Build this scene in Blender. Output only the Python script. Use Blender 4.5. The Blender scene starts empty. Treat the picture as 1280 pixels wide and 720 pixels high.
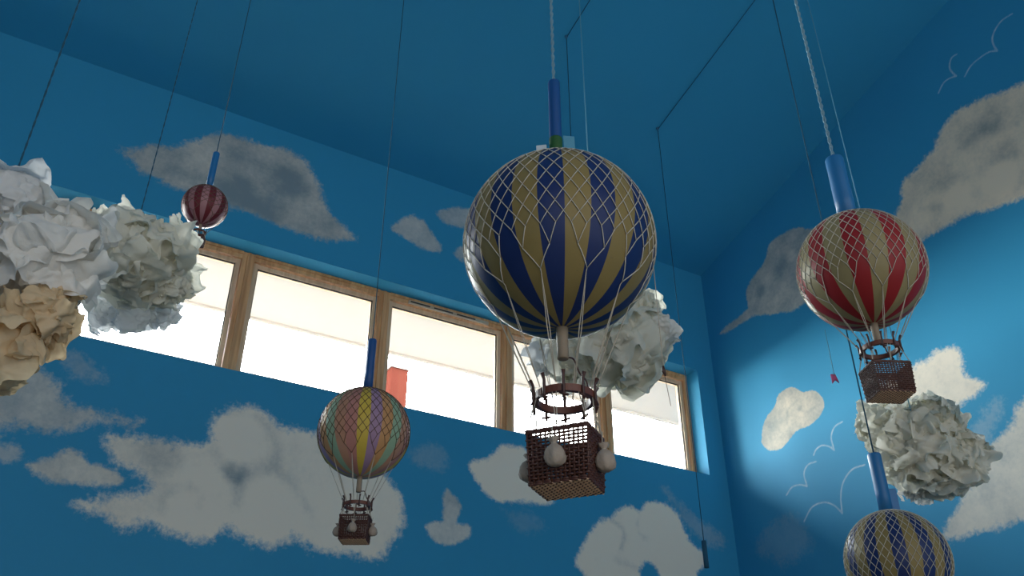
import bpy, bmesh, math, random
import numpy as np
from mathutils import Vector, Matrix
random.seed(4)
scene = bpy.context.scene
C = scene.collection
PI = math.pi

# ------------------------------------------------------------------ camera frame (metres, eye at the origin, floor at FLOOR)
FPX, PITCH, YAW = 1095.0, math.radians(30.9), math.radians(59.4)
FWD = np.array([math.cos(YAW)*math.cos(PITCH), math.sin(YAW)*math.cos(PITCH), math.sin(PITCH)])
RGT = np.array([math.sin(YAW), -math.cos(YAW), 0.0])
UPV = np.cross(RGT, FWD)
D = 4.5                       # distance to the window wall
XR = 0.9934*D                 # right wall
XL, YR, FLOOR = -5.0, -4.0, -1.6
SLOPE, ZC = 0.30, 0.843*D     # the ceiling rises away from the window wall
def ceil_z(y): return ZC + SLOPE*(D-y)
def ray(x, y): return FWD*FPX + RGT*(x-640) - UPV*(y-360)
def on_back(x, y):  r = ray(x, y); return r*D/r[1]
def on_right(x, y): r = ray(x, y); return r*XR/r[0]
def on_ceil(x, y):
    r = ray(x, y); return r*(ZC+SLOPE*D)/(r[2]+SLOPE*r[1])
def at(x, y, depth): return ray(x, y)/FPX*depth

# ------------------------------------------------------------------ materials
def new_mat(name):
    m = bpy.data.materials.new(name); m.use_nodes = True
    nt = m.node_tree; nt.nodes.clear()
    out = nt.nodes.new('ShaderNodeOutputMaterial')
    return m, nt, out
class NB:
    def __init__(s, nt): s.nt = nt
    def n(s, t, **k):
        o = s.nt.nodes.new(t)
        for a, b in k.items(): setattr(o, a, b)
        return o
    def l(s, a, b): s.nt.links.new(a, b)
    def math(s, op, a, b=None, c=None):
        o = s.n('ShaderNodeMath', operation=op)
        for i, v in enumerate((a, b, c)):
            if v is None: continue
            if isinstance(v, (int, float)): o.inputs[i].default_value = v
            else: s.l(v, o.inputs[i])
        return o.outputs[0]
    def noise(s, vec, scale, detail=4, rough=.55):
        o = s.n('ShaderNodeTexNoise'); o.inputs['Scale'].default_value = scale
        o.inputs['Detail'].default_value = detail; o.inputs['Roughness'].default_value = rough
        s.l(vec, o.inputs['Vector']); return o.outputs['Fac']
    def mix(s, fac, a, b, blend='MIX'):
        o = s.n('ShaderNodeMix', data_type='RGBA', blend_type=blend)
        for sock, v in ((o.inputs[0], fac), (o.inputs[6], a), (o.inputs[7], b)):
            if isinstance(v, (int, float)): sock.default_value = v
            elif isinstance(v, (tuple, list)): sock.default_value = (*v[:3], 1)
            else: s.l(v, sock)
        return o.outputs[2]
    def smooth(s, v, a, b, c=0.0, d=1.0):
        o = s.n('ShaderNodeMapRange', interpolation_type='SMOOTHSTEP')
        s.l(v, o.inputs[0])
        for i, q in zip((1, 2, 3, 4), (a, b, c, d)): o.inputs[i].default_value = q
        return o.outputs[0]
    def bump(s, h, strength, dist):
        o = s.n('ShaderNodeBump'); o.inputs['Strength'].default_value = strength
        o.inputs['Distance'].default_value = dist; s.l(h, o.inputs['Height']); return o.outputs[0]

def simple(name, col, rough=.6, var=.12, scale=20, metallic=0, bump=0, coat=0, spec=.5):
    m, nt, out = new_mat(name); b = NB(nt)
    tc = b.n('ShaderNodeTexCoord'); p = b.n('ShaderNodeBsdfPrincipled')
    nz = b.noise(tc.outputs['Object'], scale)
    dark = tuple(c*(1-var) for c in col); lite = tuple(min(1, c*(1+var)) for c in col)
    b.l(b.mix(nz, dark, lite), p.inputs['Base Color'])
    p.inputs['Roughness'].default_value = rough; p.inputs['Metallic'].default_value = metallic
    p.inputs['Specular IOR Level'].default_value = spec
    if coat: p.inputs['Coat Weight'].default_value = coat; p.inputs['Coat Roughness'].default_value = .15
    if bump: b.l(b.bump(nz, bump, .01), p.inputs['Normal'])
    b.l(p.outputs[0], out.inputs[0]); return m

BLUE = (0.034, 0.305, 0.53)
def wall_paint(name, mural):
    m, nt, out = new_mat(name); b = NB(nt)
    tc = b.n('ShaderNodeTexCoord'); P = tc.outputs['Object']
    p = b.n('ShaderNodeBsdfPrincipled'); p.inputs['Roughness'].default_value = .62
    p.inputs['Specular IOR Level'].default_value = .25
    big = b.noise(P, 1.1, 4); fine = b.noise(P, 30, 5)
    col = b.mix(big, tuple(c*.93 for c in BLUE), tuple(c*1.07 for c in BLUE))
    col = b.mix(b.math('MULTIPLY', fine, .16), col, (0.040, 0.325, 0.55))
    if mural:
        a = b.n('ShaderNodeAttribute', attribute_name='mural')
        sp = b.n('ShaderNodeSeparateColor'); b.l(a.outputs['Color'], sp.inputs[0])
        n1 = b.noise(P, 9, 6, .62); n2 = b.noise(P, 45, 5, .65)
        f = b.math('ADD', b.math('ADD', sp.outputs[0], b.math('MULTIPLY', b.math('SUBTRACT', n1, .5), 2.4)),
                   b.math('MULTIPLY', b.math('SUBTRACT', n2, .5), 2.0))
        mask = b.math('MULTIPLY', b.smooth(f, -.55, .75), sp.outputs[1])
        n3 = b.noise(P, 5.5, 6, .6)
        tone = b.math('ADD', sp.outputs[2], b.math('ADD', b.math('MULTIPLY', b.math('SUBTRACT', n3, .5), .75),
                      b.math('MULTIPLY', b.math('SUBTRACT', n2, .5), .3)))
        grey = b.mix(b.smooth(tone, .1, .95), (0.25, 0.31, 0.33), (0.92, 0.84, 0.70))
        warm = b.mix(1.0, grey, (1.0, .83, .62), 'MULTIPLY')
        cl = b.mix(a.outputs['Alpha'], grey, warm)
        col = b.mix(mask, col, cl)
        c = b.n('ShaderNodeAttribute', attribute_name='chalk')
        cm = b.math('MULTIPLY', b.smooth(c.outputs['Fac'], .0085, .0025), b.math('ADD', b.math('MULTIPLY', fine, .9), .05))
        col = b.mix(cm, col, (.6, .72, .78))
    b.l(col, p.inputs['Base Color'])
    b.l(b.bump(fine, .12, .004), p.inputs['Normal'])
    b.l(p.outputs[0], out.inputs[0]); return m

def glass_mat():
    m, nt, out = new_mat('clear_pane'); b = NB(nt)
    t = b.n('ShaderNodeBsdfTransparent'); g = b.n('ShaderNodeBsdfGlossy'); g.inputs['Roughness'].default_value = .02
    t.inputs['Color'].default_value = (.95, .97, .96, 1)
    fr = b.n('ShaderNodeFresnel'); fr.inputs['IOR'].default_value = 1.3
    mx = b.n('ShaderNodeMixShader'); b.l(fr.outputs[0], mx.inputs[0]); b.l(t.outputs[0], mx.inputs[1]); b.l(g.outputs[0], mx.inputs[2])
    b.l(mx.outputs[0], out.inputs[0]); return m

def paper_mat(name, col, trans=.4):
    m, nt, out = new_mat(name); b = NB(nt)
    tc = b.n('ShaderNodeTexCoord'); P = tc.outputs['Object']
    nz = b.noise(P, 6, 4); fib = b.noise(P, 38, 6, .7)
    c = b.mix(nz, tuple(x*.95 for x in col), col)
    d = b.n('ShaderNodeBsdfDiffuse'); t = b.n('ShaderNodeBsdfTranslucent'); g = b.n('ShaderNodeBsdfGlossy')
    g.inputs['Roughness'].default_value = .5
    b.l(c, d.inputs['Color']); b.l(c, t.inputs['Color'])
    bp = b.bump(fib, .35, .012)
    for s in (d, g): b.l(bp, s.inputs['Normal'])
    mx = b.n('ShaderNodeMixShader'); mx.inputs[0].default_value = trans
    b.l(d.outputs[0], mx.inputs[1]); b.l(t.outputs[0], mx.inputs[2])
    m2 = b.n('ShaderNodeMixShader'); m2.inputs[0].default_value = .03
    b.l(mx.outputs[0], m2.inputs[1]); b.l(g.outputs[0], m2.inputs[2])
    b.l(m2.outputs[0], out.inputs[0]); return m

def wood_mat(name, a, c):
    m, nt, out = new_mat(name); b = NB(nt)
    tc = b.n('ShaderNodeTexCoord'); mp = b.n('ShaderNodeMapping'); mp.inputs['Scale'].default_value = (30, 30, 2.2)
    b.l(tc.outputs['Object'], mp.inputs[0])
    nz = b.noise(mp.outputs[0], 1.5, 5); p = b.n('ShaderNodeBsdfPrincipled')
    b.l(b.mix(b.smooth(nz, .3, .7), a, c), p.inputs['Base Color']); p.inputs['Roughness'].default_value = .45
    b.l(p.outputs[0], out.inputs[0]); return m

def brick_mat():
    m, nt, out = new_mat('red_brick'); b = NB(nt)
    tc = b.n('ShaderNodeTexCoord'); br = b.n('ShaderNodeTexBrick'); br.inputs['Scale'].default_value = 4
    br.inputs['Color1'].default_value = (.045, .012, .008, 1); br.inputs['Color2'].default_value = (.040, .010, .007, 1)
    br.inputs['Mortar'].default_value = (.046, .015, .010, 1); br.inputs['Mortar Size'].default_value = .012
    b.l(tc.outputs['Object'], br.inputs['Vector']); p = b.n('ShaderNodeBsdfPrincipled'); p.inputs['Roughness'].default_value = .9; p.inputs['Specular IOR Level'].default_value = 0
    b.l(br.outputs[0], p.inputs['Base Color']); b.l(p.outputs[0], out.inputs[0]); return m

def envelope(name, col):
    m, nt, out = new_mat(name); b = NB(nt)
    tc = b.n('ShaderNodeTexCoord'); P = tc.outputs['Object']
    nz = b.noise(P, 14, 5); p = b.n('ShaderNodeBsdfPrincipled')
    n2 = b.noise(P, 90, 3)
    c = b.mix(nz, tuple(x*.86 for x in col), tuple(min(1, x*1.1) for x in col))
    c = b.mix(b.smooth(n2, .66, .74, 0, .35), c, tuple(x*.5+.02 for x in col))
    b.l(c, p.inputs['Base Color']); p.inputs['Roughness'].default_value = .5
    p.inputs['Coat Weight'].default_value = .2; p.inputs['Specular IOR Level'].default_value = .2; p.inputs['Coat Roughness'].default_value = .33
    b.l(b.bump(nz, .06, .01), p.inputs['Normal'])
    b.l(p.outputs[0], out.inputs[0]); return m

M = dict(
    wall=wall_paint('sky_blue_mural_paint', True), plain=wall_paint('sky_blue_paint', False),
    wood=wood_mat('pine_window_wood', (.56, .28, .115), (.78, .45, .21)),
    sash=wood_mat('pale_sash_wood', (.62, .43, .26), (.78, .58, .38)),
    gasket=simple('dark_gasket', (.05, .04, .035), .7), glass=glass_mat(), vent=simple('vent_plastic', (.55, .45, .33), .5),
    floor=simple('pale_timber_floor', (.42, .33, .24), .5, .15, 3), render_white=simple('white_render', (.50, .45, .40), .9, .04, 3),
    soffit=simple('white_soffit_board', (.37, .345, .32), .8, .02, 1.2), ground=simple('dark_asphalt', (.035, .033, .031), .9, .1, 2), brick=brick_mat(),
    navy=envelope('navy_blue_stripe', (.012, .030, .125)), gold=envelope('old_gold_stripe', (.27, .20, .072)),
    red=envelope('red_stripe', (.31, .018, .022)), cream=envelope('aged_cream_stripe', (.31, .25, .12)),
    pinkred=envelope('rose_stripe', (.52, .23, .19)), yellow=envelope('yellow_stripe', (.66, .47, .07)),
    purple=envelope('mauve_stripe', (.38, .24, .36)), orange=envelope('orange_stripe', (.60, .31, .13)),
    mint=envelope('mint_stripe', (.33, .47, .31)), coral=envelope('coral_stripe', (.54, .28, .18)),
    maroon=envelope('maroon_stripe', (.16, .022, .03)), dustypink=envelope('dusty_pink_stripe', (.40, .19, .20)),
    net=simple('cotton_net', (.60, .55, .46), .8, .15, 60), netdark=simple('brown_net_thread', (.16, .10, .06), .8, .15, 60),
    rope=simple('cotton_rope', (.55, .48, .38), .85, .2, 90), wicker=simple('dark_wicker', (.085, .028, .018), .5, .45, 60, spec=.6),
    wickerlite=simple('pale_cane', (.72, .46, .29), .5, .4, 60),
    hoop=simple('mahogany_hoop', (.15, .045, .025), .4, .25, 30), peg=simple('dark_peg', (.06, .02, .014), .45, .3, 40),
    neck=simple('cream_neck_card', (.30, .23, .16), .6, .15, 30), bag=simple('calico_sandbag', (.38, .31, .25), .9, .18, 45, bump=.4),
    sleeve=simple('blue_foam_sleeve', (.012, .075, .25), .45, .1, 20, spec=.5), sleevelite=simple('mid_blue_sleeve', (.02, .16, .38), .45, .1, 20),
    green=simple('green_tape', (.02, .10, .02), .6), tab=simple('white_tab', (.55, .62, .66), .7), pinktag=simple('pink_tag', (.6, .12, .28), .7),
    cord=simple('pale_cord', (.16, .30, .38), .8, .2, 80), dark=simple('dark_cord', (.012, .085, .145), .8, .2, 80),
    line=simple('thin_nylon_line', (.10, .32, .45), .5, .1, 50), screw=simple('painted_hook', (.02, .16, .30), .5),
    paper=paper_mat('white_tissue_paper', (.90, .88, .83), .36), papercream=paper_mat('cream_tissue_paper', (.90, .88, .77), .45),
    papersheer=paper_mat('sheer_white_tissue_paper', (.93, .93, .92), .72),
    papertan=paper_mat('tan_tissue_paper', (.84, .66, .42), .40), papergrey=paper_mat('cool_white_tissue_paper', (.90, .90, .89), .5),
)

# ------------------------------------------------------------------ mesh helpers
class MB:
    """collects vertices and faces, links them as one mesh object"""
    def __init__(s): s.v = []; s.f = []; s.mi = []; s.n = 0
    def add(s, v, f, mi=0):
        v = np.asarray(v, float).reshape(-1, 3); k = s.n
        s.v.append(v); s.n += len(v)
        for q in f: s.f.append([int(i)+k for i in q]); s.mi.append(mi)
    def box(s, a, b, mi=0):
        (x0, y0, z0), (x1, y1, z1) = a, b
        v = [(x0,y0,z0),(x1,y0,z0),(x1,y1,z0),(x0,y1,z0),(x0,y0,z1),(x1,y0,z1),(x1,y1,z1),(x0,y1,z1)]
        s.add(v, [(0,3,2,1),(4,5,6,7),(0,1,5,4),(1,2,6,5),(2,3,7,6),(3,0,4,7)], mi)
    def tube(s, pts, r, sides=5, closed=False, mi=0):
        P = np.asarray(pts, float); n = len(P)
        if closed: T = np.roll(P, -1, 0)-np.roll(P, 1, 0)
        else: T = np.gradient(P, axis=0)
        T /= np.maximum(np.linalg.norm(T, axis=1)[:, None], 1e-9)
        ref = np.array([0, 0, 1.0]) if abs(T[:, 2]).mean() < .9 else np.array([1.0, 0, 0])
        A = np.cross(T, ref); L = np.linalg.norm(A, axis=1); 
        bad = L < 1e-4
        if bad.any(): A[bad] = np.cross(T[bad], np.array([.3, 1, .2]))
        A /= np.linalg.norm(A, axis=1)[:, None]; B = np.cross(T, A)
        rr = np.broadcast_to(np.asarray(r, float), (n,))
        an = np.arange(sides)*2*PI/sides
        V = P[:, None, :] + rr[:, None, None]*(A[:, None, :]*np.cos(an)[None, :, None]+B[:, None, :]*np.sin(an)[None, :, None])
        f = []
        for i in range(n if closed else n-1):
            j = (i+1) % n
            for k in range(sides):
                l = (k+1) % sides; f.append((i*sides+k, i*sides+l, j*sides+l, j*sides+k))
        if not closed:
            f.append(tuple(range(sides))[::-1]); f.append(tuple((n-1)*sides+k for k in range(sides)))
        s.add(V.reshape(-1, 3), f, mi)
    def lathe(s, prof, seg=24, c=(0, 0, 0), mi=0, wob=None, caps=True):
        pr = np.asarray(prof, float); n = len(pr); an = np.arange(seg)*2*PI/seg
        V = np.zeros((n, seg, 3)); R = np.repeat(pr[:, 0:1], seg, 1)
        if wob is not None: R = R*(1+wob(pr[:, 1][:, None], an[None, :]))
        V[..., 0] = c[0]+R*np.cos(an); V[..., 1] = c[1]+R*np.sin(an); V[..., 2] = c[2]+pr[:, 1][:, None]
        f = [(i*seg+k, i*seg+(k+1) % seg, (i+1)*seg+(k+1) % seg, (i+1)*seg+k) for i in range(n-1) for k in range(seg)]
        if caps: f.append(tuple(range(seg))[::-1]); f.append(tuple((n-1)*seg+k for k in range(seg)))
        s.add(V.reshape(-1, 3), f, mi)
    def build(s, name, mats, parent=None, smooth=True):
        me = bpy.data.meshes.new(name)
        me.from_pydata(np.concatenate(s.v).tolist(), [], s.f)
        mats = mats if isinstance(mats, (list, tuple)) else [mats]
        for m in mats: me.materials.append(m)
        if len(mats) > 1: me.polygons.foreach_set('material_index', s.mi)
        if smooth: me.polygons.foreach_set('use_smooth', [True]*len(me.polygons))
        me.update()
        o = bpy.data.objects.new(name, me); C.objects.link(o)
        if parent is not None: o.parent = parent
        return o
def thing(name, label, cat, loc, group=None):
    o = bpy.data.objects.new(name, None); C.objects.link(o); o.location = tuple(float(v) for v in loc); o.empty_display_size = .05
    o['label'] = label; o['category'] = cat
    if group: o['group'] = group
    return o
def tag(o, label, cat, group=None):
    o['label'] = label; o['category'] = cat
    if group: o['group'] = group
    return o
def struct(o): o['kind'] = 'structure'; return o
def smooth_path(pts, n=8):
    """Catmull-Rom through points"""
    P = [np.asarray(p, float) for p in pts]; P = [2*P[0]-P[1]]+P+[2*P[-1]-P[-2]]; out = []
    for i in range(1, len(P)-2):
        for t in np.arange(n)/n:
            a, b, c, d = P[i-1:i+3]
            out.append(.5*((2*b)+(c-a)*t+(2*a-5*b+4*c-d)*t*t+(3*b-a-3*c+d)*t**3))
    out.append(P[-2]); return np.array(out)

# ------------------------------------------------------------------ murals (painted on the two walls, in wall coordinates)
def poly_sdf(poly, U, V):
    P = np.asarray(poly); Q = np.roll(P, -1, 0)
    d = np.full(U.shape, 1e9); ins = np.zeros(U.shape, bool)
    for a, b in zip(P, Q):
        e = b-a; w0 = U-a[0]; w1 = V-a[1]
        t = np.clip((w0*e[0]+w1*e[1])/(e@e+1e-12), 0, 1)
        d = np.minimum(d, np.hypot(w0-e[0]*t, w1-e[1]*t))
        cr = ((a[1] <= V) & (b[1] > V)) | ((b[1] <= V) & (a[1] > V))
        xi = a[0]+(V-a[1])*e[0]/(e[1] if abs(e[1]) > 1e-9 else 1e-9)
        ins ^= cr & (U < xi)
    return np.where(ins, d, -d)
def mural(fn, ax, clouds, tones, arcs, strokes, U, V):
    """clouds: (outline, softness m, opacity, tone, warmth); tones: (x, y, radius m, change)"""
    best = np.full(U.shape, -9.0); op = np.zeros(U.shape); tn = np.full(U.shape, .6); wm = np.zeros(U.shape)
    for poly, soft, o, t, w in clouds:
        P = np.array([[fn(*q)[ax], fn(*q)[2]] for q in poly])
        P = smooth_path([[*q, 0] for q in np.concatenate([P[-1:], P, P[:2]])], 3)[3:-4, :2]
        f = poly_sdf(P, U, V)/soft
        k = f > best
        op = np.where(k, o, op); tn = np.where(k, t, tn); wm = np.where(k, w, wm); best = np.maximum(best, f)
    for x, y, r, dt in tones:
        p = fn(x, y); q = ((U-p[ax])**2+(V-p[2])**2)/r**2
        tn = tn+dt*np.exp(-q*q)
    for st, wd, dt in arcs:
        P = smooth_path([[fn(*q)[ax], fn(*q)[2], 0] for q in st], 4)[:, :2]; dd = np.full(U.shape, 9.0)
        for a, b in zip(P[:-1], P[1:]):
            e = b-a; t = np.clip(((U-a[0])*e[0]+(V-a[1])*e[1])/(e@e+1e-12), 0, 1)
            dd = np.minimum(dd, np.hypot(U-a[0]-e[0]*t, V-a[1]-e[1]*t))
        tn = tn+.62*dt*np.exp(-(dd/wd)**2)
    ch = np.full(U.shape, 9.0)
    for st in strokes:
        P = smooth_path([[fn(*q)[ax], fn(*q)[2], 0] for q in st], 5)[:, :2]
        for a, b in zip(P[:-1], P[1:]):
            e = b-a; t = np.clip(((U-a[0])*e[0]+(V-a[1])*e[1])/(e@e+1e-12), 0, 1)
            ch = np.minimum(ch, np.hypot(U-a[0]-e[0]*t, V-a[1]-e[1]*t))
    return np.clip(best, -9, 9), op, np.clip(tn, 0, 1.2), wm, ch

def ell(cx, cy, rx, ry, n=18, a=0):
    return [(cx+rx*math.cos(t)*math.cos(a)-ry*math.sin(t)*math.sin(a), cy+rx*math.cos(t)*math.sin(a)+ry*math.sin(t)*math.cos(a)) for t in np.arange(n)*2*PI/n]
BACK_CLOUDS = [
 ([(150,188),(170,185),(200,181),(228,182),(248,171),(275,166),(300,172),(330,182),(360,188),(385,203),(398,225),(405,250),(415,270),(445,297),(430,301),(395,298),(370,291),(340,278),(310,266),(285,259),(240,240),(215,236),(190,222),(170,208)], .045, .92, .42, .1),
 ([(489,283),(510,270),(525,272),(540,290),(553,312),(535,313),(515,303),(497,293)], .03, .8, .5, 0),
 ([(546,267),(565,261),(590,262),(600,280),(575,285),(555,278)], .03, .75, .45, 0),
 ([(566,315),(580,307),(600,315),(600,330),(575,326)], .03, .7, .45, 0),
 ([(-60,450),(-20,452),(20,452),(45,455),(62,470),(80,492),(95,507),(125,516),(175,528),(150,532),(110,529),(75,538),(20,535),(-60,540)], .06, .85, .55, 0),
 ([(-10,562),(15,558),(27,565),(20,576),(-10,577)], .04, .6, .5, 0),
 ([(32,581),(58,572),(82,560),(100,563),(110,577),(130,582),(157,599),(140,605),(100,607),(65,603)], .028, .95, .55, 0),
 ([(135,545),(160,543),(200,550),(235,553),(258,549),(262,530),(275,515),(300,507),(325,510),(345,522),(355,532),(385,538),(415,548),(450,560),(480,590),(500,620),(506,650),(490,680),(472,698),(440,694),(410,693),(385,682),(367,672),(345,683),(320,681),(285,662),(270,672),(248,675),(220,668),(200,662),(180,653),(150,660),(130,645),(85,632),(120,624),(160,616),(185,605),(165,588),(140,572)], .05, .95, .82, .05),
 ([(556,611),(567,618),(577,633),(571,650),(567,660),(556,660),(553,635)], .018, .85, .55, 0),
 ([(532,655),(548,651),(565,653),(590,658),(585,672),(570,680),(550,680),(537,672)], .022, .85, .6, 0),
 ([(587,580),(610,572),(625,558),(645,556),(665,570),(690,598),(690,628),(660,628),(640,628),(615,622),(598,603)], .032, .97, .92, .05),
 ([(722,692),(735,670),(748,652),(764,647),(774,635),(790,634),(800,640),(806,630),(825,627),(845,640),(855,660),(865,680),(882,692),(882,706),(872,716),(865,760),(830,760),(826,722),(812,703),(800,712),(792,760),(738,760),(732,722),(720,706)], .03, .97, .95, .05),
 ([(828,610),(850,628),(880,655),(903,665),(906,682),(885,682),(855,650)], .06, .3, .5, 0),
 ([(75,445),(100,440),(122,462),(127,478),(100,475),(85,465)], .06, .35, .5, 0),
 ([(515,560),(545,555),(560,572),(545,590),(520,580)], .06, .22, .5, 0),
 ([(630,640),(660,640),(680,660),(650,665)], .06, .15, .5, 0),
]
BACK_TONES = [(300,550,.20,.18),(240,630,.18,.16),(345,645,.20,.2),(430,640,.3,.1),(815,650,.1,.15),(760,670,.09,.12),(835,665,.12,.15),(640,610,.1,.1),(200,570,.12,-.2),(170,560,.12,-.15),
 (300,240,.12,-.3),(360,225,.12,-.25),(340,260,.1,-.2),(260,190,.1,.15),(295,588,.07,-.35)]
BACK_ARCS = [([(280,519),(312,518),(333,532),(347,556),(345,580)], .035, -.36), ([(267,562),(280,582),(295,598),(312,590),(328,580)], .04, -.38), ([(322,594),(345,590),(366,604),(384,634)], .035, -.36),
 ([(204,640),(208,620),(231,606),(252,618),(250,632)], .03, -.3), ([(365,560),(390,556),(410,575)], .05, -.2), ([(300,602),(297,630)], .03, -.25), ([(385,640),(392,668)], .04, -.15),
 ([(763,650),(780,664),(776,686)], .022, -.5), ([(800,643),(796,660),(806,673)], .022, -.4), ([(770,700),(800,712)], .03, -.4), ([(215,215),(270,230),(330,262)], .05, -.2), ([(300,195),(350,215),(385,240)], .05, -.15)]
RIGHT_ARCS = [([(1205,180),(1225,165),(1255,160)], .035, -.16), ([(1160,240),(1185,225),(1205,215)], .035, -.14), ([(1225,215),(1255,195),(1280,190)], .035, -.16), ([(1150,262),(1175,258)], .03, -.2),
 ([(945,385),(955,358),(975,345)], .03, -.15), ([(972,340),(990,318),(1000,312)], .025, -.12), ([(984,530),(985,512),(995,502)], .012, -.15), ([(996,512),(1010,514),(1020,508)], .010, -.12)]
B4 = [(750,95),(680,140),(635,200),(612,260),(620,310),(648,354)]; B4b = [(648,354),(590,360),(520,405),(460,460),(420,530)]
B5 = [(365,375),(330,400),(315,450),(325,490),(363,527)]; B5b = [(363,527),(310,545),(270,580),(238,645)]
def up(L): return [(1130+x/5.54, y/5.54) for x, y in L]
RIGHT_CLOUDS = [
 ([(1118,277),(1127,250),(1130,225),(1150,205),(1165,190),(1175,165),(1200,137),(1230,122),(1300,98),(1350,85),(1395,100),(1405,145),(1370,190),(1320,228),(1275,250),(1240,260),(1200,273),(1170,290),(1150,305),(1132,302)], .035, .97, .74, .5),
 ([(898,418),(915,402),(935,385),(932,370),(938,350),(955,328),(962,305),(985,288),(1005,285),(1035,295),(1040,345),(1010,375),(990,388),(965,393),(940,396),(918,411)], .02, .95, .42, .15),
 ([(952,547),(956,525),(968,508),(974,492),(990,483),(1004,490),(1020,488),(1030,502),(1027,517),(1012,532),(995,539),(980,558),(966,564),(955,558)], .009, 1, .42, .25),
 ([(1080,515),(1090,490),(1110,474),(1130,468),(1145,454),(1160,450),(1172,438),(1190,434),(1202,442),(1206,458),(1208,470),(1230,480),(1222,492),(1206,502),(1180,515),(1100,530)], .042, .92, .85, .1),
 ([(1175,676),(1192,640),(1208,610),(1225,580),(1240,555),(1255,535),(1268,530),(1275,505),(1310,478),(1360,470),(1400,505),(1400,565),(1360,610),(1320,640),(1262,655),(1220,668)], .04, .85, .72, .1),
 ([(945,690),(965,655),(990,645),(1012,665),(1010,690),(980,705)], .08, .16, .5, 0),
 ([(1205,560),(1225,520),(1245,500),(1250,520),(1235,560),(1215,590)], .06, .22, .7, 0),
]
RIGHT_TONES = [(1215,170,.10,-.14),(1240,150,.09,-.18),(1180,230,.08,-.14),(1260,190,.08,-.1),(1195,250,.1,.25),(1250,225,.1,.3),(1150,270,.09,.2),(1205,205,.08,.1),(975,330,.06,-.15),(950,365,.05,-.2),(990,320,.05,.15),(960,350,.05,.15),
 (985,505,.06,.1),(990,545,.03,-.12),(1000,510,.02,-.15)]
STROKES = [[(1053,527),(1043,534),(1039,547),(1043,563)], [(1043,563),(1036,558),(1027,557),(1020,562),(1017,569)],
 [(1020,577),(1010,581),(1005,592),(1009,608)], [(1009,608),(1000,606),(990,609),(983,619)],
 [(1081,581),(1065,587),(1054,603),(1051,622),(1053,642)], [(1053,642),(1043,632),(1030,628),(1015,634),(1005,652)],
 up(B4), up(B4b), up(B5), up(B5b)]

def grid_wall(name, us, vs, to3d, keep, mats, painting=None, flip=False, material_of=None):
    U, V = np.meshgrid(us, vs); P = to3d(U, V).reshape(-1, 3)
    nu, nv = len(us), len(vs); f = []
    for j in range(nv-1):
        for i in range(nu-1):
            if keep is None or keep((us[i]+us[i+1])/2, (vs[j]+vs[j+1])/2):
                q = (j*nu+i, j*nu+i+1, (j+1)*nu+i+1, (j+1)*nu+i); f.append(q[::-1] if flip else q)
    me = bpy.data.meshes.new(name); me.from_pydata(P.tolist(), [], f)
    for m in mats: me.materials.append(m)
    if painting:
        fld, op, tn, wm, ch = painting(U.ravel(), V.ravel())
        a = me.attributes.new('mural', 'FLOAT_COLOR', 'POINT')
        a.data.foreach_set('color', np.stack([fld, op, tn, wm], 1).ravel().astype(np.float32))
        c = me.attributes.new('chalk', 'FLOAT', 'POINT'); c.data.foreach_set('value', ch.astype(np.float32))
    me.update(); o = bpy.data.objects.new(name, me); C.objects.link(o); return o

# ------------------------------------------------------------------ the room
WX0, WX1 = -0.372*D, 0.957*D            # window recess
WZ0, WZ1 = 0.460*D, 0.645*D
REC = 0.13                              # depth of the recess
us = np.unique(np.round(np.concatenate([np.arange(XL, -1.4, .3), np.arange(-1.4, XR, .02), [WX0, WX1, XR]]), 5))
vs = np.unique(np.round(np.concatenate([np.arange(FLOOR, .9, .3), np.arange(.9, ZC, .02), [WZ0, WZ1, ZC]]), 5))
inside = lambda u, v: WX0 < u < WX1 and WZ0 < v < WZ1
wall_back = struct(grid_wall('wall_back', us, vs, lambda U, V: np.stack([U, np.full_like(U, D), V], -1), lambda u, v: not inside(u, v), [M['wall']],
    lambda U, V: mural(on_back, 0, BACK_CLOUDS, BACK_TONES, BACK_ARCS, [], U, V)))
b = MB()                                 # recess reveals and the outer leaf
T = .215
b.box((WX0-.1, D+.002, WZ1), (WX1+.1, D+T, WZ1+.1)); b.box((WX0-.1, D+.002, WZ0-.1), (WX1+.1, D+T, WZ0))
b.box((WX1, D+.002, WZ0), (WX1+.1, D+T, WZ1)); b.box((WX0-.1, D+.002, WZ0), (WX0, D+T, WZ1))
reveal = b.build('window_reveal', M['plain'], wall_back, smooth=False); b = MB()
b.box((XL-.3, D+.12, FLOOR-.3), (XR+.3, D+T, WZ0-.1)); b.box((XL-.3, D+.12, WZ1+.1), (XR+.3, D+T, ZC+.3))
b.box((XL-.3, D+.12, WZ0-.1), (WX0-.1, D+T, WZ1+.1)); b.box((WX1+.1, D+.12, WZ0-.1), (XR+.3, D+T, WZ1+.1))
b.build('outer_leaf', M['render_white'], wall_back, smooth=False)

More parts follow.
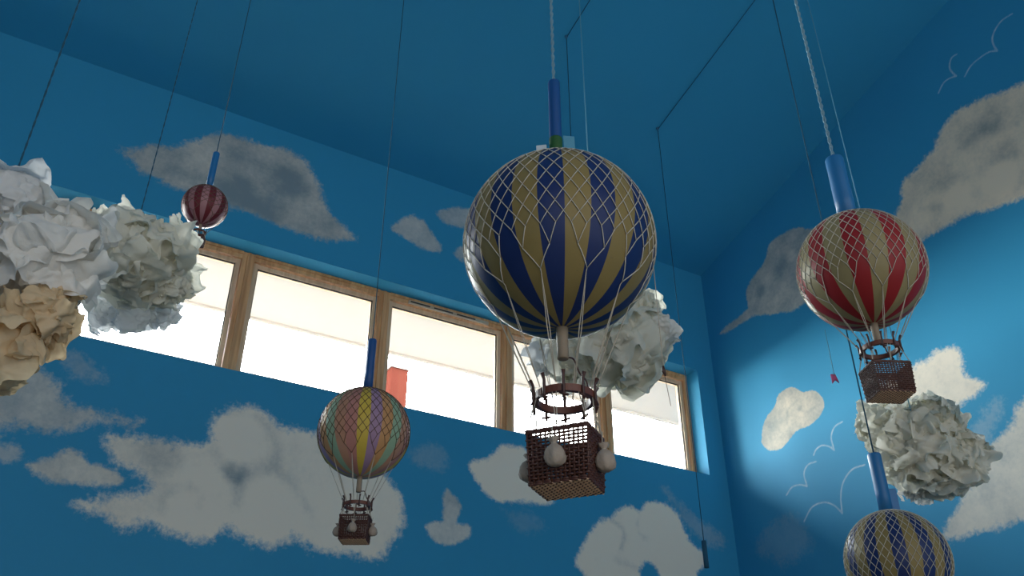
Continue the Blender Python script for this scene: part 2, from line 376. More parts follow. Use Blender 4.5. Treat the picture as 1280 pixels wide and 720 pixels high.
us = np.unique(np.round(np.concatenate([np.arange(YR, .9, .3), np.arange(.9, D, .008), [D]]), 5))
vs = np.unique(np.round(np.concatenate([np.arange(0, .22, .03), np.arange(.38, .945, .0014), np.arange(.22, .38, .02)]), 5))
def right3d(U, V):                       # second coordinate runs from the floor (0) to the sloping ceiling (1)
    return np.stack([np.full_like(U, XR), U, FLOOR+V*(ceil_z(U)-FLOOR)], -1)
vs = np.unique(np.concatenate([vs, [.96, .98, 1.0]]))
wall_right = struct(grid_wall('wall_right', us, vs, right3d, None, [M['wall']],
    lambda U, V: mural(on_right, 1, RIGHT_CLOUDS, RIGHT_TONES, RIGHT_ARCS, STROKES, U, FLOOR+V*(ceil_z(U)-FLOOR)), flip=True))
b = MB(); z1 = ceil_z(YR)
def slab(pts, n):                         # polygon pushed along n
    P = np.array(pts, float); k = len(P); mb = MB()
    mb.add(np.concatenate([P, P+np.array(n)]), [tuple(range(k)), tuple(range(2*k-1, k-1, -1))]+[(i, k+i, k+(i+1) % k, (i+1) % k) for i in range(k)]); return mb
ceiling = struct(slab([(XL, YR, z1), (XR, YR, z1), (XR, D, ZC), (XL, D, ZC)], (0, 0, .25)).build('ceiling', M['plain'], smooth=False))
floor = struct(slab([(XL, YR, FLOOR), (XL, D, FLOOR), (XR, D, FLOOR), (XR, YR, FLOOR)], (0, 0, -.2)).build('floor', M['floor'], smooth=False))
wall_left = struct(slab([(XL, YR, FLOOR), (XL, YR, z1), (XL, D, ZC), (XL, D, FLOOR)], (-.3, 0, 0)).build('wall_left', M['plain'], smooth=False))
wall_rear = struct(slab([(XL-.3, YR, FLOOR-.2), (XR+.3, YR, FLOOR-.2), (XR+.3, YR, z1+.25), (XL-.3, YR, z1+.25)], (0, -.3, 0)).build('wall_rear', M['plain'], smooth=False))
backing = slab([(XR+.02, YR-.3, FLOOR-.2), (XR+.02, D+T, FLOOR-.2), (XR+.02, D+T, ZC), (XR+.02, YR-.3, z1+.2)], (.28, 0, 0)).build('wall_outer_leaf', M['render_white'], wall_right, smooth=False)

# windows of the clerestory strip: mullion centres
MULL = [WX0, -0.205*D, -0.007*D, 0.1990*D, 0.3958*D, 0.6000*D, 0.7815*D, WX1]
FY0 = D+REC; FY1 = FY0+.075
for i in range(7):
    x0, x1 = MULL[i], MULL[i+1]
    hw = .037
    a = x0+(0.03 if i == 0 else hw); c = x1-(.03 if i == 6 else hw)
    fr = MB()                              # fixed frame: half mullions, head and sill
    fr.box((x0, FY0, WZ0), (a, FY1, WZ1)); fr.box((c, FY0, WZ0), (x1, FY1, WZ1))
    fr.box((a, FY0, WZ1-.045), (c, FY1, WZ1)); fr.box((a, FY0, WZ0), (c, FY1, WZ0+.045))
    # grooves seen as a raised centre bead on each mullion
    if i < 6: fr.box((x1-.010, FY0-.012, WZ0), (x1+.010, FY0+.001, WZ1-.004))
    fr.box((a, FY0-.010, WZ1-.018), (c, FY0+.001, WZ1-.002))
    w = struct(fr.build(f'window_{i+1}', M['wood'], smooth=False))
    s = MB(); t = .030; ya, yb = FY0+.022, FY1-.004; za, zb = WZ0+.045, WZ1-.045
    g = .004
    s.box((a+g, ya, za), (a+t, yb, zb)); s.box((c-t, ya, za), (c-g, yb, zb)); s.box((a+t, ya, zb-t), (c-t, yb, zb-g)); s.box((a+t, ya, za), (c-t, yb, za+t))
    s.build('sash', M['sash'], w, smooth=False)
    k = MB(); e = .006
    k.box((a+t, ya+.012, za+t), (a+t+e, ya+.02, zb-t)); k.box((c-t-e, ya+.012, za+t), (c-t, ya+.02, zb-t)); k.box((a+t, ya+.012, zb-t-e), (c-t, ya+.02, zb-t))
    k.build('glazing_gasket', M['gasket'], w, smooth=False)
    p = MB(); p.box((a+t, ya+.02, za+t), (c-t, ya+.026, zb-t)); p.build('pane', M['glass'], w, smooth=False)
    if i == 4:
        v = MB(); vx0, vx1 = a+.13, c-.12
        v.box((vx0, FY0-.016, WZ1-.043), (vx1, FY0+.001, WZ1-.022))
        for q in range(3): v.box((vx0+.01+q*.17, FY0-.021, WZ1-.037), (vx0+.15+q*.17, FY0-.015, WZ1-.029), 1)
        v.build('trickle_vent', [M['vent'], M['gasket']], w, smooth=False)

# outside: eaves above the window, the ground and a brick pier
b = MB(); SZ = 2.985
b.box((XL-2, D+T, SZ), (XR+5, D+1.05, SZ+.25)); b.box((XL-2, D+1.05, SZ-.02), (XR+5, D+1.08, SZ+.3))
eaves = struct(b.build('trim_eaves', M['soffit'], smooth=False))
b = MB(); b.box((-60, -60, FLOOR-.5), (60, 60, FLOOR-.3)); ground = struct(b.build('ground', M['ground'], smooth=False))

# ------------------------------------------------------------------ balloons
def balloon(label, ctr, R, nstripe, phase, cols, netmat, net_n, sandbags=True, yaw=0, tint='dark', simple_=False, ring_z=-1.76, rim_z=-2.13, bot_z=-2.63, bw=.256, thread=None, tabs=False):
    base = np.array(ctr)+np.array([0, 0, bot_z*R])
    t = thing('hot_air_balloon', label, 'balloon', base, 'model hot air balloons hung from the ceiling')
    zc = -bot_z*R                                        # envelope centre above the base
    face = math.atan2(-ctr[1], -ctr[0])                  # direction from the balloon to the eye, seen from above
    # envelope
    b = MB(); seg = 6; nth = 48; N = nstripe*seg
    th = np.linspace(.012, PI-.012, nth); ph = face+phase+np.arange(N)*2*PI/N
    rr = R*np.ones(nth)
    X = rr[:, None]*np.sin(th)[:, None]*np.cos(ph); Y = rr[:, None]*np.sin(th)[:, None]*np.sin(ph)
    Z = np.repeat((zc+rr*np.cos(th))[:, None], N, 1)
    V = np.stack([X, Y, Z], -1).reshape(-1, 3)
    b.v.append(V); b.n = len(V)
    for i in range(nth-1):
        for k in range(N):
            b.f.append([i*N+k, (i+1)*N+k, (i+1)*N+(k+1) % N, i*N+(k+1) % N]); b.mi.append((k//seg) % len(cols))
    b.f.append([k for k in range(N)]); b.mi.append(0); b.f.append([(nth-1)*N+k for k in range(N)][::-1]); b.mi.append(0)
    b.build('envelope', [M[c] for c in cols], t)
    # net: diamonds over the crown and flanks that gather in pairs towards the ropes
    Rn = R*1.007; b = MB(); r_ = max(R*.0052, .0009)
    def sp(th_, p_): return np.array([Rn*math.sin(th_)*math.cos(p_), Rn*math.sin(th_)*math.sin(p_), zc+Rn*math.cos(th_)])
    def arc(t0, p0, t1, p1, n=3): return [sp(t0+(t1-t0)*q/n, p0+(p1-p0)*q/n) for q in range(n+1)]
    n = net_n; st = 2*PI/n; off = face+.13
    rows = [.10, .19, .29, .40, .51, .62, .74, .86, .98, 1.10, 1.22, 1.35, 1.48, 1.60, 1.72, 1.83, 1.94]
    p_of = lambda i, k: off+st*(k+.5*(i % 2))
    for i in range(len(rows)-1):
        for k in range(n):
            for s_ in (-.5, .5):
                b.tube(arc(rows[i], p_of(i, k), rows[i+1], p_of(i, k)+s_*st, 2), r_, 4)
    tops = [(rows[-1], p_of(len(rows)-1, k)) for k in range(n)]
    t1 = 2.14; legs = []
    for k in range(0, n, 2):                              # pairs to one
        pm = (tops[k][1]+tops[(k+1) % n][1]+(2*PI if k+1 == n else 0))/2
        for j in (k, (k+1) % n):
            pj = tops[j][1]+(2*PI if j < k else 0)
            b.tube(arc(tops[j][0], pj, t1, pm, 3), r_, 4)
        legs.append(pm)
    ropes_at = []; t2 = 2.36
    m = len(legs)
    for k in range(0, m, 2):
        pa = legs[k]; pb = legs[(k+1) % m]+(2*PI if k+1 >= m else 0); pm = (pa+pb)/2 if k+1 < m else pa
        for q in ([pa, pb] if k+1 < m else [pa]):
            b.tube(arc(t1, q, t2, pm, 4), r_*1.15, 4)
        ropes_at.append(pm)
    b.tube([sp(.10, off+2*PI*k/24) for k in range(24)], r_*1.6, 5, closed=True)
    b.build('net', M[netmat], t)
    b = MB(); lr = .03*R
    if simple_: b.tube([(lr*math.cos(u), 0, zc+R+lr*.8+lr*math.sin(u)) for u in np.arange(14)*PI/7], lr*.22, 5, closed=True)
    if simple_: b.build('hanging_loop', M['rope'], t)
    # ropes from the net to the hoop, neck, hoop and pegs
    zr = zc+ring_z*R; rh = .285*R
    for pm in ropes_at:
        b = MB(); e = np.array([rh*math.cos(pm), rh*math.sin(pm), zr+.05*R])
        s0 = sp(t2, pm); s1 = sp(t2+.03, pm)
        for dq in (-.02, .02):
            b.tube([s0, s1*1.0, (s1+e)/2+np.array([-math.sin(pm), math.cos(pm), 0])*dq*R*.6, e], r_*.95, 4)
        b.build('suspension_rope', M['rope'] if not simple_ else M['netdark'], t)
    b = MB(); b.lathe([(.062*R, zc-R*.99), (.058*R, zc-R*1.1), (.058*R, zc-R*1.22), (.056*R, zc-R*1.33), (.048*R, zc-R*1.335)], 20)
    nk = b.build('neck', M['neck'], t)
    if not simple_:
        b = MB(); b.tube(smooth_path([(.06*R, 0, zc-1.30*R), (.15*R, .03*R, zc-1.29*R), (.2*R, .02*R, zc-1.42*R), (.26*R, 0, zc-1.5*R), (.28*R, -.02*R, zc-1.62*R)]), r_*1.8, 5)
        b.build('valve_cord', M['peg'], nk)
    b = MB(); b.lathe([(rh-.035*R, zr-.035*R), (rh+.01*R, zr-.035*R), (rh+.012*R, zr+.035*R), (rh-.035*R, zr+.035*R), (rh-.035*R, zr-.035*R)], 40, caps=False)
    hoop = b.build('hoop', M['hoop'], t, smooth=False)
    npeg = 10 if not simple_ else 6
    for k in range(npeg):
        a = yaw+2*PI*k/npeg; ca, sa = math.cos(a), math.sin(a); q = MB()
        ro = rh+.02*R
        q.tube([(ro*ca, ro*sa, zr-.11*R), (ro*ca, ro*sa, zr), (ro*ca, ro*sa, zr+.10*R), ((ro+.03*R)*ca, (ro+.03*R)*sa, zr+.16*R)], [.013*R, .017*R, .015*R, .021*R], 6)
        q.tube([((ro+.01*R)*ca-.045*R*sa, (ro+.01*R)*sa+.045*R*ca, zr-.09*R), ((ro+.01*R)*ca+.045*R*sa, (ro+.01*R)*sa-.045*R*ca, zr-.06*R)], .013*R, 5)
        q.build('peg', M['peg'], hoop)
    # basket
    w, d = bw*R*1.12, bw*R*.92                            # half sizes
    zt = zc+rim_z*R; h = zt; ns = (13, 10); stakes = []
    for sx in range(ns[0]): stakes.append((-w+2*w*sx/ns[0], -d))
    for sy in range(ns[1]): stakes.append((w, -d+2*d*sy/ns[1]))
    for sx in range(ns[0]): stakes.append((w-2*w*sx/ns[0], d))
    for sy in range(ns[1]): stakes.append((-w, d-2*d*sy/ns[1]))
    S = np.array(stakes); K = len(S); cy, sy_ = math.cos(yaw), math.sin(yaw)
    rot = np.array([[cy, -sy_], [sy_, cy]])
    flare = lambda z: .95+.07*(z/h)
    def loop(z, k, amp):
        Q = []
        for i in range(K):
            a, c_ = S[i], S[(i+1) % K]; nrm = np.array([0, 0.0])
            for fr_ in (0, .5):
                pnt = a+(c_-a)*fr_
                nx = 1 if abs(abs(pnt[0])-w) < 1e-6 else 0; ny = 1 if abs(abs(pnt[1])-d) < 1e-6 else 0
                nv = np.array([nx*np.sign(pnt[0]), ny*np.sign(pnt[1])]); nv = nv/max(1e-6, np.linalg.norm(nv))
                sgn = (1 if (i+k) % 2 == 0 else -1) if fr_ == 0 else 0
                xy = (pnt*flare(z)+nv*amp*sgn)@rot.T
                Q.append((xy[0], xy[1], z+random.uniform(-.1, .1)*amp))
        return Q
    nrow = 15 if not simple_ else 8
    sr = h/nrow*.36; b = MB()
    for k in range(nrow):
        z = h*(k+.7)/(nrow+.3)
        if z > h*.62 and k % 2 == 0 and not simple_:       # an openwork band under the rim
            b.tube(loop(z, k, sr*.9), sr*1.02, 4, closed=True)
        else: b.tube(loop(z, k, sr*.9), sr*(.98 if z > h*.6 else 1.12), 4, closed=True)
    for i in range(K):
        a = (S[i]*flare(0))@rot.T; c_ = (S[i]*flare(h))@rot.T
        b.tube([(a[0], a[1], 0), (c_[0], c_[1], h)], sr*.95, 4)
    basket = b.build('basket', M['wicker'], t)
    b = MB(); b.tube(loop(h, 0, sr*.5), sr*1.35, 6, closed=True); b.tube(loop(h-sr*1.6, 1, sr*.8), sr*1.0, 5, closed=True)
    b.build('rim', M['wicker'], basket)
    b = MB()
    nb = 17
    for k in range(nb):
        y = -d*.95+2*d*.95*k/(nb-1)
        P = [np.array([x, y])@rot.T for x in np.linspace(-w*.95, w*.95, 15)]
        b.tube([(p_[0], p_[1], sr*.9*(1 if (q+k) % 2 else -1)) for q, p_ in enumerate(P)], d*1.9/(nb-1)*.30, 4, mi=1 if not simple_ else 0)
    for x in np.linspace(-w*.95, w*.95, 15):
        a = np.array([x, -d*.95])@rot.T; c_ = np.array([x, d*.95])@rot.T
        b.tube([(a[0], a[1], 0), (c_[0], c_[1], 0)], sr*.7, 4)
    b.tube(loop(sr*.3, 0, sr*.7), sr*1.2, 5, closed=True)
    b.build('base', [M['wicker'], M['wickerlite']], basket)
    # lines from hoop to basket rim
    anchors = [(-w, -d), (0, -d), (w, -d), (w, 0), (w, d), (0, d), (-w, d), (-w, 0)]
    for ax_, ay_ in anchors:
        b = MB()
        q = np.array([ax_, ay_])@rot.T*1.02; a = math.atan2(q[1], q[0])
        e0 = np.array([rh*math.cos(a), rh*math.sin(a), zr-.03*R]); e1 = np.array([q[0], q[1], h])
        for o_ in (-.02*R, .02*R):
            tv = np.array([-math.sin(a), math.cos(a), 0])*o_
            b.tube([e0+tv, (e0+e1)/2+tv*.6, e1], r_*1.05, 4)
        b.build('basket_line', M['rope'], t)
    # sandbags hang on the middle of each side
    if sandbags:
        for ax_, ay_, in ((0, -1), (1, 0), (0, 1), (-1, 0)):
            k = MB(); bs = .108*R
            prof = [(.02, -1.0), (.45, -.96), (.74, -.78), (.86, -.45), (.80, -.08), (.60, .25), (.30, .46), (.20, .55), (.34, .70), (.50, .92), (.44, .93), (.14, .66)]
            sd = random.random()*6
            k.lathe([(r*bs, z*bs*1.25) for r, z in prof], 22, wob=lambda z, an: .07*np.sin(an*3+sd+z*40)+.10*np.sin(an*7+sd)*(np.abs(z) > .45*bs)+.04*np.sin(an*5-sd+z*90))
            bag = k.build('sandbag', M['bag'], t)
            q = np.array([ax_*(w+bs*.72), ay_*(d+bs*.72)])@rot.T
            bag.location = (q[0], q[1], h*.50); bag.rotation_euler = (random.uniform(-.1, .1), random.uniform(-.1, .1), random.random()*6)
            tt = MB(); tt.tube([(.21*bs*math.cos(u), .21*bs*math.sin(u), .68*bs) for u in np.arange(12)*PI/6], .03*bs, 5, closed=True)
            tt.tube([(0, .2*bs, .68*bs), (0, .1*bs, 1.5*bs), (0, 0, h*.5)], r_, 4); tt.build('tie', M['rope'], bag)
    if thread is not None:                                # a loose end hanging off the net
        pth, mat2, tagmat = thread
        P = [np.array(p)-base for p in pth]; b = MB(); b.tube(P[:2], .0011, 4)
        o = b.build('loose_thread', M['line'] if tagmat else M['rope'], t)
        if tagmat:
            k = MB(); e = P[-1]; r2 = np.array([RGT[0], RGT[1], 0])
            k.add([e+r2*-.008+[0, 0, .012], e+r2*.003+[0, 0, .012], e+r2*.009+[0, 0, -.012], e+r2*.001+[0, 0, -.004], e+r2*-.008+[0, 0, -.014],
                   ]+[e+r2*-.008+[0, .002, .012], e+r2*.003+[0, .002, .012], e+r2*.009+[0, .002, -.012], e+r2*.001+[0, .002, -.004], e+r2*-.008+[0, .002, -.014]],
                  [(0, 1, 2, 3, 4), (9, 8, 7, 6, 5)]+[(i, 5+i, 5+(i+1) % 5, (i+1) % 5) for i in range(5)])
            k.build('tag', M['pinktag'], o)
        else:
            k = MB(); e = P[1]; k.tube([e+[0, 0, .012], e, e+[.004, 0, -.01]], [.002, .0045, .002], 6)
            k.tube(smooth_path([e, e+np.array([.004, 0, -.03]), e+np.array([.010, .0, -.075])], 4), .0008, 4); k.build('hook', M['peg'], o)
    if tabs:
        for sx, wd, hg, mt in ((-1, .024, .084, 'tab'), (1, .026, .112, 'line')):
            k = MB(); o0 = np.array([RGT[0], RGT[1], 0])*sx*.0205; o1 = o0+np.array([RGT[0], RGT[1], 0])*sx*wd; z0 = zc+R*.96
            k.add([o0+[0, 0, z0], o1+[0, 0, z0-.004], o1+[0, .004, z0+hg], o0+[0, .004, z0+hg+.003]]+[o0+[.003, .003, z0], o1+[.003, .003, z0-.004], o1+[.003, .007, z0+hg], o0+[.003, .007, z0+hg+.003]],
                  [(0, 1, 2, 3), (7, 6, 5, 4), (0, 4, 5, 1), (1, 5, 6, 2), (2, 6, 7, 3), (3, 7, 4, 0)])
            k.build('paper_tab', M[mt], t, smooth=False)
    return t

def cord(label, xy, z_low, r, kind='thin', mat='line', run=None, sleeve=None):
    """a cord from the ceiling straight down to z_low; run = how far it follows the slope of the ceiling; sleeve = (z0, z1, radius, material)"""
    x, y = xy; z1 = ceil_z(y)-.012
    t = thing('hanging_cord', label, 'cord', (x, y, z_low), 'cords hanging from the ceiling')
    b = MB(); L = z1-z_low
    if kind == 'twist':
        n = int(L/.011); ts = np.arange(n+1)/n*L
        for o_ in (0, PI):
            an = ts/.052*2*PI+o_
            b.tube(np.stack([r*.62*np.cos(an), r*.62*np.sin(an), ts], 1), r*.62, 4)
    else: b.tube([(0, 0, 0), (0, 0, L*.5), (0, 0, L)], r, 5)
    if run:
        P = [(0, -q, L+SLOPE*q) for q in (0, run*.5, run)]; b.tube(P, r, 5)
    b.build('cord', M[mat], t)
    k = MB(); k.lathe([(.002, L-.012), (.007, L-.006), (.008, L+.004), (.012, L+.008), (.012, L+.011)], 10); k.build('ceiling_hook', M['screw'], t)
    if sleeve:
        s0, s1, sr, sm, extra = sleeve; k = MB(); a = s0-z_low; c = s1-z_low
        k.lathe([(sr*.55, a), (sr, a), (sr*1.01, a+(c-a)*.3), (sr*.99, a+(c-a)*.7), (sr, c-.004), (sr*.93, c), (sr*.5, c)], 28)
        s = k.build('sleeve', M[sm], t)
        if extra == 'green':
            k = MB(); k.lathe([(sr*1.03, a+.050), (sr*1.05, a+.053), (sr*1.05, a+.086), (sr*1.03, a+.088)], 28); k.build('tape_band', M['green'], s)
        if extra == 'flange':
            k = MB(); k.box((sr*.2, -sr*.5, a-.01), (sr*1.9, sr*.5, a+.07)); o = k.build('sleeve_flap', M[sm], s, smooth=False); o.rotation_euler = (0, 0, -.6)
    return t

def spot(x, y, r, R):
    P = ray(x, y); return P/ (P@FWD) * (FPX*R/r)
big = spot(699, 306, 119, .21); redb = spot(1076, 338, 76.5, .16); multi = spot(455, 541, 57, .15); small = spot(256, 258, 27.5, .085); low = spot(1122, 702, 63, .16)
step = lambda n: 2*PI/n
th_big = at(817, 330, 1.62); th_big_e = np.array([th_big[0], th_big[1], 0]);
def vert_at(p, ypx):                                      # the point below p seen at height ypx
    lo, hi = p[2]-3, p[2]+3
    for _ in range(50):
        m_ = (lo+hi)/2; q = np.array([p[0], p[1], m_]); dd = q@FWD
        if 360-FPX*(q@UPV)/dd > ypx: lo = m_
        else: hi = m_
    return np.array([p[0], p[1], m_])
thb = at(817, 335, float(big@FWD)); thr = at(1031, 412, float(redb@FWD))
balloon('largest hot air balloon, navy and gold with a white net, before the windows', big, .21, 24, math.radians(3.75), ['navy', 'gold'][::-1], 'net', 40,
        yaw=math.radians(-53), thread=((thb, vert_at(thb, 464)), None, False), tabs=True)
balloon('red and cream striped hot air balloon with a plain brown basket and no sandbags', redb, .16, 20, math.radians(9), ['red', 'cream'][::-1], 'net', 40,
        sandbags=False, yaw=math.radians(-26), ring_z=-1.45, rim_z=-1.76, bot_z=-2.24, thread=((thr, vert_at(thr, 470), vert_at(thr, 473)), None, True))
balloon('pastel rainbow striped hot air balloon hanging below the window sill', multi, .15, 24, math.radians(5.7), ['yellow', 'pinkred', 'coral', 'mint', 'orange', 'purple'][::-1], 'netdark', 36,
        yaw=math.radians(-32), ring_z=-1.62, rim_z=-1.88, bot_z=-2.37)
balloon('smallest hot air balloon, maroon and dusty pink, hanging beside the painted grey cloud', small, .085, 20, math.radians(4), ['maroon', 'dustypink'], 'netdark', 20,
        sandbags=False, yaw=math.radians(-25), simple_=True, ring_z=-1.45, rim_z=-1.68, bot_z=-2.1, bw=.24)
balloon('navy and gold striped hot air balloon under the white paper cloud by the right wall', low, .16, 24, math.radians(-3), ['navy', 'gold'], 'net', 40, yaw=math.radians(-50))

# ------------------------------------------------------------------ cords
cord('twisted cord with a royal blue sleeve above the large navy and gold balloon', big[:2], big[2]+.21*1.018, .0042, 'twist', 'cord', sleeve=(big[2]+.21*1.02, big[2]+.21*2.31, .0150, 'sleeve', 'green'))
cord('twisted pale cord with a blue sleeve above the red and cream balloon', redb[:2], redb[2]+.16*1.018, .0048, 'twist', 'cord', sleeve=(redb[2]+.16*1.02, redb[2]+.16*2.32, .0250, 'sleevelite', None))
cord('thin cord with a dark blue sleeve above the pastel rainbow balloon', multi[:2], multi[2]+.15*1.018, .0018, 'thin', 'dark', sleeve=(multi[2]+.15*1.02, multi[2]+.15*2.29, .0150, 'sleeve', None))
cord('thin dark cord with a narrow sleeve above the smallest maroon balloon', small[:2], small[2]+.085*1.06, .0022, 'thin', 'dark', sleeve=(small[2]+.085*1.075, small[2]+.085*3.1, .0130, 'sleevelite', None))
cord('dark cord running behind the red balloon to a blue sleeve over the lower navy balloon', low[:2], low[2]+.16*1.018, .0028, 'thin', 'dark', sleeve=(low[2]+.16*1.02, low[2]+.16*2.23, .0220, 'sleevelite', 'flange'))
pc = on_ceil(822, 160)
sl = vert_at(pc, 676)
cord('cord running down the ceiling slope then past the window end to a dark sleeve', pc[:2], vert_at(pc, 800)[2], .0024, 'thin', 'dark', run=1.5, sleeve=(vert_at(pc, 800)[2], sl[2], .013, 'dark', None))

# ------------------------------------------------------------------ paper clouds
def crumple(P, rng, octs=((4, 1.0), (8, .6), (15, .33), (27, .16)), low=1.0):
    octs = [(fq*low, am) for fq, am in octs]
    out = np.zeros(len(P)); W = P+.03*np.stack([np.sin(P@rng.normal(size=3)*9+i) for i in range(3)], 1)
    for fq, am in octs:
        acc = np.zeros(len(P))
        for _ in range(3):
            d_ = rng.normal(size=3); d_ /= np.linalg.norm(d_); e_ = rng.normal(size=3)
            x = (W+.05/fq*4*np.sin(W@e_*fq*.8)[:, None]*e_)@d_*fq*rng.uniform(.7, 1.3)+rng.random()*10
            acc += (np.abs((x % 1)-.5)*2-.5)*rng.choice([-1, 1])
        out += am*acc*.75
    return out
def sheet(rng, c, nrm, size, curl, ruffle, cr, n=44, asp=1.0, low=1.0):
    nrm = nrm/np.linalg.norm(nrm); a = np.cross(nrm, rng.normal(size=3)); a /= np.linalg.norm(a); bb = np.cross(nrm, a)
    u = np.linspace(-1, 1, n); U, V = np.meshgrid(u, u); U = U.ravel(); V = V.ravel()
    # square to disc
    X = U*np.sqrt(1-V*V/2); Y = V*np.sqrt(1-U*U/2); r = np.hypot(X, Y); th = np.arctan2(Y, X)
    k1, k2, k3 = rng.integers(3, 6), rng.integers(7, 11), rng.integers(13, 19); f1, f2, f3 = rng.random(3)*6
    rad = 1+.14*np.sin(k1*th+f1)+.07*np.sin(k2*th+f2)
    H = -curl*r**2+ruffle*r**2.2*(.6*np.sin(k1*th+f2+2*r)+.5*np.sin(k2*th+f3+1.5*r)+.22*r*np.sin(k3*th+f1))
    L = (X*rad*size)[:, None]*a*asp+(Y*rad*size)[:, None]*bb
    P = c+L+(H*size)[:, None]*nrm
    P = P+(crumple(P/size*.35, rng, low=low)*cr*size)[:, None]*nrm
    P = P+(crumple(P/size*.35+7, rng, low=low)*cr*.6*size)[:, None]*a
    f = [(j*n+i, j*n+i+1, (j+1)*n+i+1, (j+1)*n+i) for j in range(n-1) for i in range(n-1)]
    return P, f
def paper_cloud(label, depth, blobs, seed, mats, size=(.55, .8), nsheet=22, curl=(-.15, .35), ruffle=.28, cr=.13, tilt=.2, low=.75):
    """blobs: (px, py, radius px, material) puffs of the cloud at one depth, built as crumpled sheets round a core"""
    rng = np.random.default_rng(seed)
    cs = [(at(x, y, depth+dz), r*depth/FPX, m) for x, y, r, m, dz in blobs]
    ctr = np.mean([c for c, _, _ in cs], 0)
    base = np.array([ctr[0], ctr[1], min(c[2]-r for c, r, _ in cs)])
    t = thing('paper_cloud', label, 'paper cloud', base, 'crumpled paper clouds hung from the ceiling')
    b = MB(); used = sorted({m for _, _, m in cs})
    for c, r, m in cs:                                   # crumpled core
        n = 28; th = np.linspace(.01, PI-.01, n); ph = np.arange(n*2)*PI/n
        Vd = np.stack([np.outer(np.sin(th), np.cos(ph)), np.outer(np.sin(th), np.sin(ph)), np.repeat(np.cos(th)[:, None], n*2, 1)], -1).reshape(-1, 3)
        q_ = .12 if m == 'papersheer' else .66; P = Vd*r*q_; P = P+Vd*(crumple(Vd*.5+seed, rng)*r*q_*.33)[:, None]+c-base; k = n*2
        b.add(P, [(i*k+j, (i+1)*k+j, (i+1)*k+(j+1) % k, i*k+(j+1) % k) for i in range(n-1) for j in range(k)], used.index(m))
    b.build('core', [M[u] for u in used], t, smooth=False)
    tot = sum(r*r for _, r, _ in cs)
    for c, r, m in cs:
        ns = max(4, int(round(nsheet*r*r/tot)))
        if m == 'papersheer': ns = 4
        for q in range(ns):
            z = 1-2*(q+.5)/ns; a = q*2.39996+seed; s_ = math.sqrt(1-z*z)
            nv = np.array([s_*math.cos(a), s_*math.sin(a), z])+rng.normal(size=3)*.22
            nv = nv/np.linalg.norm(nv); sz = r*rng.uniform(*size)
            cc = c+nv*(r*.72)*rng.uniform(.85, 1.1)
            P, f = sheet(rng, cc, nv+rng.normal(size=3)*tilt, sz, rng.uniform(*curl), ruffle*rng.uniform(.7, 1.2), cr, low=low)
            k = MB(); k.add(P-base, f); o = k.build('paper_sheet', M[m], t, smooth=True)
    return t, base, ctr
cA, bA, _ = paper_cloud('big white and tan crumpled paper cloud nearest the eye, cut by the picture edge', 1.55,
    [(15, 250, 48, 'papergrey', .03), (-40, 300, 80, 'papergrey', .05), (65, 320, 72, 'paper', 0), (0, 365, 70, 'paper', .0), (58, 396, 46, 'papertan', -.08), (2, 425, 58, 'papertan', -.10), (-8, 462, 38, 'papertan', -.06)], 3, ['papergrey'],
    size=(.75, 1.1), nsheet=44, curl=(.35, .8), ruffle=.12, cr=.20, tilt=.15, low=.55)
cB, bB, _ = paper_cloud('round cream crumpled paper cloud in front of the window, behind the big one', 2.3,
    [(172, 322, 64, 'papercream', 0), (140, 300, 46, 'papercream', .04), (210, 355, 37, 'papercream', .03), (172, 384, 42, 'papersheer', .08), (135, 394, 30, 'papersheer', .10), (205, 388, 30, 'papersheer', .09)], 11, ['papercream'],
    size=(.6, .9), nsheet=52, ruffle=.16, cr=.17, curl=(.3, .75))
cC, bC, _ = paper_cloud('grey white crumpled paper cloud behind the large navy and gold balloon', 3.15,
    [(725, 440, 55, 'papercream', 0), (780, 430, 58, 'papercream', 0), (815, 415, 34, 'paper', .02), (690, 445, 34, 'papergrey', .03), (800, 385, 30, 'papercream', .03)], 23, ['papercream'],
    size=(.65, .95), nsheet=40, ruffle=.15, cr=.18, curl=(.3, .75), low=.6)
cD, bD, _ = paper_cloud('white crumpled paper cloud under the red balloon, before the right wall', 3.1,
    [(1145, 560, 56, 'papercream', 0), (1110, 535, 36, 'papercream', .02), (1185, 575, 46, 'papercream', 0), (1165, 525, 36, 'papercream', 0), (1145, 600, 30, 'paper', .02)], 31, ['papercream'],
    size=(.6, .9), nsheet=60, ruffle=.27, cr=.16, curl=(.12, .5), low=.95)
pA = at(17, 225, 1.58); pB = at(180, 250, 2.32); 
cord('twisted cord holding the big white and tan paper cloud', pA[:2], pA[2]-.05, .0017, 'twist', 'dark')
cord('dark cord holding the round cream paper cloud by the window', pB[:2], pB[2]-.05, .0015, 'twist', 'dark')
def loop_on(t, base, p):
    b = MB(); b.tube([np.array(p)-base+np.array([.008*math.cos(u), 0, .008*math.sin(u)-.045]) for u in np.arange(14)*PI/7], .0016, 5, closed=True); b.build('hanging_loop', M['rope'], t)
pw = on_ceil(708, 45)
cord('dark wire bent at a ceiling hook, dropping behind the large balloon', pw[:2], vert_at(pw, 430)[2], .0026, 'thin', 'dark', run=1.5)
p2 = at(746, 385, 3.15)
cord('thin pale line beside the bent wire, dropping behind the large balloon', p2[:2], p2[2]-.03, .0022, 'thin', 'line')
p3 = at(1138, 512, 3.1)
p2b = at(746, 385, 3.15); loop_on(cA, bA, pA); loop_on(cB, bB, pB); loop_on(cC, bC, p2b); loop_on(cD, bD, at(1138, 512, 3.1))
cord('thin line passing right of the red balloon to the white paper cloud', p3[:2], p3[2]-.03, .0020, 'thin', 'line')

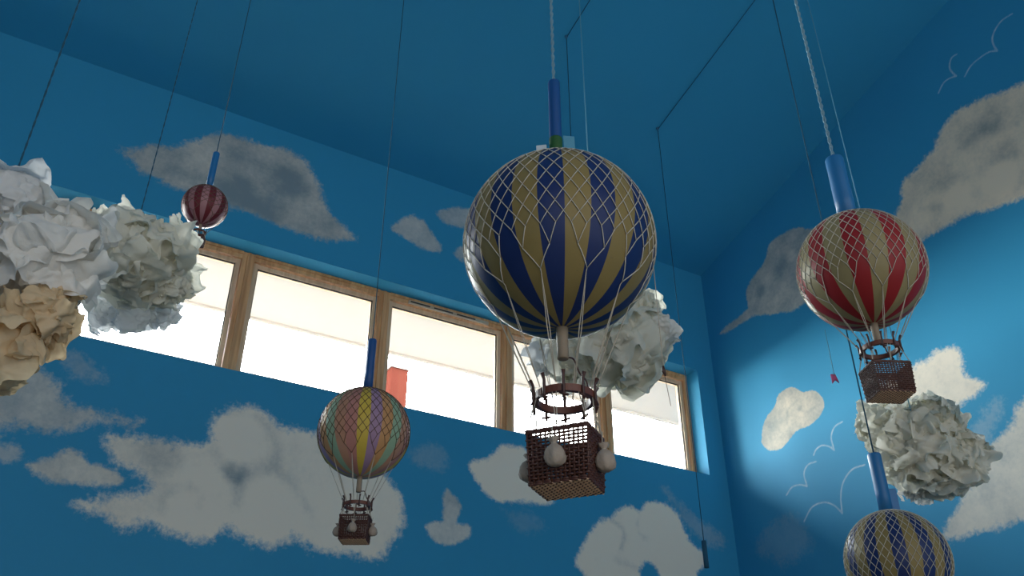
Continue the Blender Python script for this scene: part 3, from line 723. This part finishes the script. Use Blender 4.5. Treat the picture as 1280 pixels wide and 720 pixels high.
# ------------------------------------------------------------------ brick pier outside
bp = at(496, 480, 8.2)
b = MB(); b.box((-.085, -.05, FLOOR-.3-bp[2]), (.085, .05, .14)); b.box((-.10, -.065, .14), (.10, .065, .19), 1)
pier = b.build('brick_pillar', [M['brick'], M['soffit']], smooth=False); pier.location = tuple(bp)
tag(pier, 'red brick pillar standing outside behind the window', 'pillar')

# ------------------------------------------------------------------ light
w = bpy.data.worlds.new('overcast_sky'); scene.world = w; w.use_nodes = True
nt = w.node_tree; nt.nodes.clear(); n = NB(nt); out = n.n('ShaderNodeOutputWorld'); bg = n.n('ShaderNodeBackground')
tc = n.n('ShaderNodeTexCoord'); sx = n.n('ShaderNodeSeparateXYZ'); n.l(tc.outputs['Generated'], sx.inputs[0])
f = n.smooth(sx.outputs[2], -.1, .9)
n.l(n.mix(f, (1.0, .965, .91), (.80, .90, 1.0)), bg.inputs['Color']); bg.inputs['Strength'].default_value = 40.0
n.l(bg.outputs[0], out.inputs[0])
def portal(name, loc, rot, sx_, sy_):
    l = bpy.data.lights.new(name, 'AREA'); l.shape = 'RECTANGLE'; l.size = sx_; l.size_y = sy_; l.cycles.is_portal = True
    o = bpy.data.objects.new(name, l); C.objects.link(o); o.location = loc; o.rotation_euler = rot
portal('window_portal', ((WX0+WX1)/2, D+T-.02, (WZ0+WZ1)/2), (-PI/2, 0, 0), WX1-WX0, WZ1-WZ0)
# unseen fill light, added behind the eye to brighten the dim room
la = bpy.data.lights.new('added_fill_light', 'AREA'); la.shape = 'RECTANGLE'; la.size = 8.6; la.size_y = 5.4; la.energy = 172; la.color = (1.0, .92, .83)
lo = bpy.data.objects.new('added_fill_light', la); C.objects.link(lo); lo.location = (-.2, YR+.05, 1.5); lo.rotation_euler = (PI/2, 0, 0)

cam = bpy.data.cameras.new('camera'); co = bpy.data.objects.new('camera', cam); C.objects.link(co)
cam.sensor_width = 36; cam.lens = 36*FPX/1280; cam.clip_start = .05; cam.clip_end = 200
mt = Matrix((RGT.tolist(), UPV.tolist(), (-FWD).tolist())).transposed().to_4x4(); co.matrix_world = mt
scene.camera = co
scene.view_settings.view_transform = 'Standard'; scene.view_settings.look = 'None'
scene.view_settings.exposure = 0.0; scene.view_settings.gamma = 1; scene.view_settings.use_curve_mapping = False
scene.cycles.max_bounces = 10; scene.cycles.diffuse_bounces = 6; scene.cycles.transparent_max_bounces = 12
